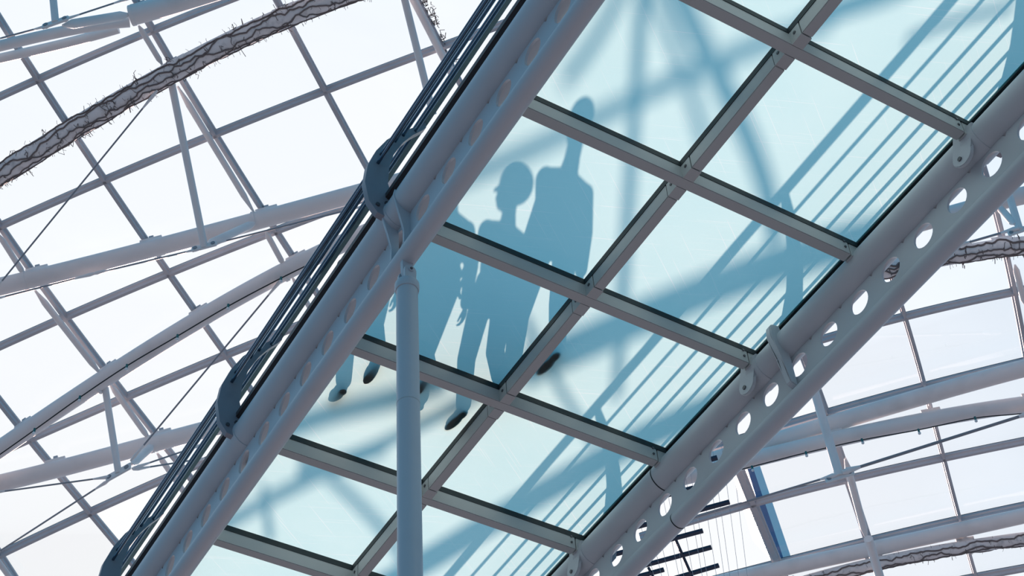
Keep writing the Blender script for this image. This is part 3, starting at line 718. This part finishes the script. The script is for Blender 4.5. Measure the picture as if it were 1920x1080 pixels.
# ---------------------------------------------------------------- roof members over the bridge: their shadows fall on its glass
def on_glass(px, py):
    d = ray(px, py); return CAM + d * ((.028 - CAM.z) / d.z)
def over(px, py, z): return on_glass(px, py) + SUN * (z / SUN.z)
OVER = [
 ([(835, 352), (880, 325), (960, 293), (1053, 258), (1115, 222), (1191, 189), (1270, 148), (1340, 115), (1439, 80), (1560, 40)], 7.5, .040, 'roof_tube', 'slim curved roof tube over the bridge, its soft shadow crossing the tall walker\'s head'),
 ([(1206, -60), (1202, 56), (1196, 127), (1191, 183), (1185, 239), (1178, 414), (1170, 527), (1160, 644), (1157, 740)], 7.0, .036, 'roof_strut', 'straight roof strut over the bridge, its soft shadow running straight down from the top'),
 ([(1255, -60), (1278, 0), (1312, 70), (1332, 113), (1354, 163), (1391, 225), (1414, 290), (1437, 358), (1452, 440)], 6.5, .048, 'roof_strut', 'slanting roof strut over the bridge, its shadow falling right through the upper crossing'),
 ([(1210, -40), (1241, 28), (1270, 95), (1290, 160), (1302, 200), (1320, 262)], 8.0, .03, 'roof_strut', 'thin slanting roof strut over the bridge between the straight one and the thick one'),
 ([(1175, -40), (1157, 0), (1129, 56), (1095, 105), (1060, 150)], 8.0, .035, 'roof_strut', 'thin roof strut over the bridge, leaning left at the top'),
 ([(990, 700), (1040, 665), (1098, 633), (1179, 605), (1290, 568), (1390, 525), (1460, 492), (1530, 468), (1620, 445), (1760, 425)], 7.0, .095, 'roof_tube', 'thick curved roof tube over the bridge, its broad shadow crossing the middle right panels'),
 ([(700, 1110), (801, 1047), (863, 1015), (930, 978), (1000, 936), (1060, 897), (1130, 856), (1200, 824), (1292, 785), (1380, 745)], 6.2, .085, 'roof_tube', 'thick curved roof tube over the bridge, its broad shadow crossing the lower right panels'),
 ([(985, 600), (1010, 650), (1041, 718), (1075, 765), (1110, 830)], 6.0, .024, 'roof_strut', 'thin roof strut over the bridge, its shadow falling right beside the tall walker\'s shoe'),
 ([(500, 822), (578, 790), (650, 768), (738, 747), (830, 715)], 6.5, .06, 'roof_tube', 'roof tube over the bridge, its shadow passing just under the walkers\' shoes'),
 ([(560, 885), (673, 849), (738, 822), (828, 776), (900, 735)], 6.0, .036, 'roof_tube', 'slim roof tube over the bridge, its shadow below the shoes and behind the column'),
 ([(420, 985), (473, 953), (547, 917), (589, 893), (640, 872), (720, 840)], 7.0, .042, 'roof_tube', 'roof tube over the bridge, its shadow curving across the lower left panel'),
 ([(570, 850), (600, 886), (651, 918), (687, 959), (725, 1005), (760, 1060)], 7.5, .034, 'roof_strut', 'roof strut over the bridge, its shadow falling right across the lower left panel'),
 ([(494, 915), (500, 960), (506, 1010)], 6.5, .028, 'roof_strut', 'short roof strut over the bridge near the lower left panel corner'),
 ([(1500, 50), (1570, 18), (1640, -5), (1720, -40)], 6.0, .045, 'roof_tube', 'roof tube over the bridge shading the top edge of the upper right panel'),
 ([(1700, 75), (1762, 48), (1830, 28), (1900, 12)], 5.5, .022, 'roof_strut', 'slim roof strut over the bridge shading the striped corner at top right'),
]
for line, z, r, nm, lab in OVER:
    l = fit(line, 3, 24); b = bmesh.new(); pts = [over(x, y, z) for x, y in l]
    tube(b, pts, r, 16); t = thing(nm, lab, nm.split('_')[1], pts[12], 'roof members over the bridge'); obj('tube_body', b, 'roof_steel', t)


# ---------------------------------------------------------------- people on the bridge (built in metres, facing -Y)
def capsule(b, p0, r0, p1, r1, n=14, flat=1.0):
    p0, p1 = V(p0), V(p1); ax = (p1 - p0); L = ax.length
    if L < 1e-5: ax = V((0, 0, 1)); L = 1e-5
    ax.normalize(); h = V((0, 1, 0)) if abs(ax.y) < .9 else V((1, 0, 0))
    u = (h - ax * h.dot(ax)).normalized(); v = ax.cross(u); rings = []
    K = 4
    prof = [(-math.cos(k * math.pi / 2 / K) * r0, math.sin(k * math.pi / 2 / K) * r0, 0) for k in range(1, K + 1)] + \
           [(L + math.sin(k * math.pi / 2 / K) * r1, math.cos(k * math.pi / 2 / K) * r1, 0) for k in range(0, K)]
    for d, r, _ in prof:
        rings.append([b.verts.new(p0 + ax * d + (u * math.cos(2 * math.pi * j / n) * flat + v * math.sin(2 * math.pi * j / n)) * r) for j in range(n)])
    for a, c in zip(rings, rings[1:]):
        for j in range(n): b.faces.new((a[j], a[(j + 1) % n], c[(j + 1) % n], c[j]))
    b.faces.new(rings[0][::-1]); b.faces.new(rings[-1])
def ellip(b, c, r, rot=None):
    m = Matrix.Translation(V(c)) @ (rot.to_4x4() if rot else Matrix()) @ Matrix.Diagonal((*r, 1))
    bmesh.ops.create_icosphere(b, subdivisions=3, radius=1, matrix=m)
def remeshed(name, b, mat, parent, voxel, smooth_it=3, flat_z=None):
    me = bpy.data.meshes.new(name + '_raw'); b.to_mesh(me); b.free()
    o = bpy.data.objects.new(name + '_raw', me); C.objects.link(o)
    m = o.modifiers.new('r', 'REMESH'); m.mode = 'VOXEL'; m.voxel_size = voxel; m.use_smooth_shade = True
    s = o.modifiers.new('s', 'SMOOTH'); s.factor = .5; s.iterations = smooth_it
    dg = bpy.context.evaluated_depsgraph_get(); dg.update()
    nm = bpy.data.meshes.new_from_object(o.evaluated_get(dg)); nm.name = name
    bpy.data.objects.remove(o); bpy.data.meshes.remove(me)
    if flat_z is not None:
        for v in nm.vertices:
            if v.co.z < flat_z: v.co.z = flat_z
    nm.transform(Matrix.Scale(1 / UNIT, 4))
    nm.materials.clear(); nm.materials.append(M[mat])
    for p in nm.polygons: p.use_smooth = True
    r = bpy.data.objects.new(name, nm); C.objects.link(r); r.parent = parent
    return r
def ik(a, c, l1, l2, bend):
    """middle joint between a and c, bending towards the direction bend"""
    a, c = V(a), V(c); d = c - a; L = min(d.length, (l1 + l2) * .999); dn = d.normalized()
    x = (l1 * l1 - l2 * l2 + L * L) / (2 * L); h = math.sqrt(max(l1 * l1 - x * x, 0))
    bd = V(bend); bd = (bd - dn * bd.dot(dn)).normalized()
    return a + dn * x + bd * h, a + dn * L
def person(label, base, turn, head_turn, feet, hands, H=1.0, build=1.0, top='jacket', legs='denim', hair='short', loose=1.0, collar=False, drop=0., lean=0., hs=1.):
    """feet: [(x, y, lift, pitch deg, yaw deg)] left then right; hands: [(x, y, z)]"""
    t = thing('person', label, 'person', (base[0], base[1], .0285), 'people walking across the bridge')
    t.rotation_euler = (0, 0, math.radians(turn))
    hip = V((0, 0, .93)); sh = {1: V((.165 * build, -lean, 1.365 - drop)), -1: V((-.165 * build, -lean, 1.365 - drop))}
    neck = V((0, -.005, 1.50)); hc = V((0, -.03, 1.645)); R = Matrix.Rotation(math.radians(head_turn), 3, 'Z')
    joints = {}
    for s, (fx, fy, lift, pitch, yaw) in zip((1, -1), feet):
        P = Matrix.Rotation(math.radians(yaw), 3, 'Z') @ Matrix.Rotation(math.radians(pitch), 3, 'X')
        # sole reference: ball of the foot (pitch>0 lifts the heel) or heel (pitch<0 lifts the toe)
        piv = V((0, -.10, 0)) if pitch > 0 else V((0, .06, 0))
        org = V((fx, fy, lift)); tr = lambda p, P=P, piv=piv, org=org: org + piv + P @ (V(p) - piv)
        ank = tr((0, .035, .085)); h = hip + V((s * .095, 0, -.03))
        knee, ank2 = ik(h, ank, .435, .415, (0, -1, 0))
        joints[s] = (h, knee, ank, tr, P)
    arms = {}
    for s, hd in zip((1, -1), hands):
        el, wr = ik(sh[s], V(hd), .285, .255, (s * .15, 1, 0)); arms[s] = (el, wr)
    k = build
    # the body, one continuous surface
    b = bmesh.new()
    ellip(b, (0, .0, .98), (.155 * k, .11, .13)); ellip(b, (0, 0, 1.12), (.135 * k, .10, .14)); ellip(b, (0, -lean, 1.26 - drop), (.160 * k, .110, .15))
    for s in (1, -1): capsule(b, (0, -lean, 1.40 - drop * .8), .055, sh[s], .05)
    capsule(b, (0, .01 - lean, 1.36 - drop), .062, (0, -.015, 1.57), .052)
    for s in (1, -1):
        h, kn, an, tr, P = joints[s]; capsule(b, h, .085, kn, .055); capsule(b, kn, .054, an, .036); capsule(b, tr((0, .03, .05)), .034, tr((0, -.12, .035)), .028)
        el, wr = arms[s]; capsule(b, sh[s], .050, el, .038); capsule(b, el, .037, wr, .026)
        d = (wr - el).normalized(); side = V((0, 1, 0)); side = (side - d * side.dot(d)).normalized(); nrm = d.cross(side)
        pm = wr + d * .05; Rm = Matrix((side, nrm, d)).transposed()
        ellip(b, pm, (.040, .015, .050), Rm)
        inward = nrm * (1 if nrm.x * s < 0 else -1)
        for j, (o_, L) in enumerate(((-.028, .062), (-.010, .074), (.009, .070), (.027, .056))):
            q0 = wr + d * .078 + side * o_; q1 = q0 + d * (L * .45) + inward * .010; q2 = q1 + (d * .7 + inward * .75).normalized() * (L * .33); q3 = q2 + (d * .35 + inward).normalized() * (L * .25)
            capsule(b, q0, .0092, q1, .0088, 8); capsule(b, q1, .0086, q2, .008, 8); capsule(b, q2, .008, q3, .0072, 8)
        q0 = wr + d * .03 - side * .028; q1 = q0 - side * .024 + d * .030 + inward * .010; q2 = q1 + d * .028 + inward * .012 - side * .004
        capsule(b, q0, .013, q1, .0105, 8); capsule(b, q1, .0100, q2, .0085, 8)
    def hp(x, y, z): return hc + R @ (V((x, y, z)) * hs)
    ellip(b, hp(0, .012, .03), (.076 * hs, .095 * hs, .088 * hs), R); ellip(b, hp(0, -.028, -.035), (.060 * hs, .068 * hs, .080 * hs), R)       # skull, face
    ellip(b, hp(0, -.055, -.085), (.030 * hs, .030 * hs, .026 * hs), R)                                                          # chin
    capsule(b, hp(0, -.088, .010), .009, hp(0, -.113, -.022), .013, 10)                                           # nose
    ellip(b, hp(0, -.088, -.052), (.022 * hs, .012 * hs, .007 * hs), R); ellip(b, hp(0, -.086, -.063), (.019 * hs, .012 * hs, .007 * hs), R)    # lips
    for s in (1, -1):
        ellip(b, hp(s * .079, .010, -.005), (.010 * hs, .022 * hs, .032 * hs), R); ellip(b, hp(s * .030, -.083, .018), (.018 * hs, .010 * hs, .006 * hs), R)   # ears, brows
    body = remeshed('body', b, 'skin', t, .0062, 3)
    # eyes
    for s in (1, -1):
        b = bmesh.new(); c = hp(s * .030, -.083, .003); bmesh.ops.create_uvsphere(b, u_segments=12, v_segments=8, radius=.011, matrix=Matrix.Translation(c))
        bmesh.ops.scale(b, vec=V((1 / UNIT,) * 3), verts=b.verts); e = obj('eye', b, 'eye'); e.parent = t
    # hair
    b = bmesh.new()
    if hair == 'long':
        ellip(b, hp(0, .022, .040), (.088 * hs, .104 * hs, .094 * hs), R); ellip(b, hp(0, .07, -.06), (.085 * hs, .05 * hs, .12 * hs), R)
    elif hair == 'bun':
        ellip(b, hp(0, .020, .040), (.084 * hs, .100 * hs, .092 * hs), R); ellip(b, hp(0, .10, .07), (.04 * hs, .04 * hs, .04 * hs), R)
    elif hair == 'thick':
        ellip(b, hp(0, .022, .045), (.094 * hs, .112 * hs, .100 * hs), R)
    else:
        ellip(b, hp(0, .020, .042), (.083 * hs, .100 * hs, .088 * hs), R)
    hr = remeshed('hair', b, 'hair', t, .009, 1)
    if hair == 'cap':
        b = bmesh.new(); ellip(b, hp(0, .01, .055), (.088 * hs, .104 * hs, .075 * hs), R); ellip(b, hp(0, -.10, .040), (.062 * hs, .060 * hs, .009 * hs), R)
        remeshed('baseball_cap', b, 'cap', t, .007, 1)
    # upper garment
    b = bmesh.new(); g = .016 * loose
    ellip(b, (0, -lean, 1.26 - drop), (.160 * k + g, .112 + g, .15)); ellip(b, (0, 0, 1.12), (.145 * k + g, .112 + g, .17)); ellip(b, (0, 0, .98), (.158 * k + g, .120 + g, .12))
    for s in (1, -1): capsule(b, (0, -lean, 1.40 - drop * .8), .056 + g * .3, sh[s], .053 + g * .5)
    capsule(b, (0, .01 - lean, 1.40 - drop), .074, (0, .0 - lean * .5, 1.475 - drop * .6), .060)
    if collar: capsule(b, (0, .015, 1.42), .075, (0, .01, 1.49), .070)
    for s in (1, -1):
        el, wr = arms[s]; w2 = el.lerp(wr, .93)
        capsule(b, sh[s], .050 + g, el, .042 + g); capsule(b, el, .042 + g, w2, .034 + g * .7)
    remeshed('shirt' if top in ('shirt', 'tee') else 'jacket', b, top, t, .009, 3)
    # trousers
    b = bmesh.new(); ellip(b, (0, .005, .95), (.160 * k + .006, .120, .115))
    for s in (1, -1):
        h, kn, an, tr, P = joints[s]
        capsule(b, h, .098, kn, .078); capsule(b, kn, .077, tr((0, .035, .10)), .066)
    remeshed('trousers', b, legs, t, .009, 3)
    # shoes
    for s in (1, -1):
        h, kn, an, tr, P = joints[s]; b = bmesh.new(); P3 = P
        ellip(b, tr((0, .045, .045)), (.040, .055, .045), P3); ellip(b, tr((0, -.085, .035)), (.046, .095, .036), P3); ellip(b, tr((0, -.02, .045)), (.040, .09, .045), P3)
        ellip(b, tr((0, -.07, .012)), (.047, .125, .016), P3); ellip(b, tr((0, .04, .012)), (.040, .07, .016), P3)
        remeshed('shoe', b, 'shoe', t, .006, 2, flat_z=.001)
    for o_ in [t] : o_.scale = (H, H, H)
    return t
M['eye'] = material('dark_eye', (.02, .015, .012), .15)

#PLACED
person('tall broad-shouldered person, rightmost of the four walkers, arms hanging', (1.145, -2.85), 0, -8,
       [(.02, -.36, .05, -18, 4), (-.10, .20, 0, 0, 4)], [(.20, -.06, .86), (-.24, .04, .76)], H=1.04, build=1.0, drop=.08, lean=.05, top='jacket', legs='grey_trousers', hair='short', loose=1.0)
person('person with the head turned sideways, second from the right of the walkers', (1.28, -3.31), 0, 85,
       [(.05, -.13, 0, 0, 8), (-.06, .30, 0, 20, 0)], [(.30, .06, .92), (-.20, .02, .80)], H=.97, build=.98, drop=.05, hs=1.2, top='shirt', legs='denim', hair='thick')
person('person partly behind the column, third from the right of the walkers', (1.63, -3.36), 0, 0,
       [(.06, .20, 0, 12, 0), (-.08, -.24, .05, -16, 0)], [(.27, .02, .80), (-.26, .02, .80)], H=.96, build=1.05, drop=.05, top='tee', legs='denim', hair='bun')
person('leftmost walker, mid-stride close to the left girder', (2.03, -3.42), 0, 0,
       [(.074, -.22, .0, -16, 0), (-.04, .21, 0, 14, 0)], [(.27, .10, .82), (-.27, -.12, .82)], H=1.0, build=1.0, top='coat', legs='grey_trousers', hair='long')

# ---------------------------------------------------------------- to metres, hall floor at z = 0
done = set()
for o in bpy.data.objects:
    if o.type == 'MESH' and o.data.name not in done:
        done.add(o.data.name); o.data.transform(Matrix.Scale(UNIT, 4))
    if o.type in ('MESH', 'EMPTY'):
        o.location = V(o.location) * UNIT
        if o.parent is None: o.location.z += LIFT
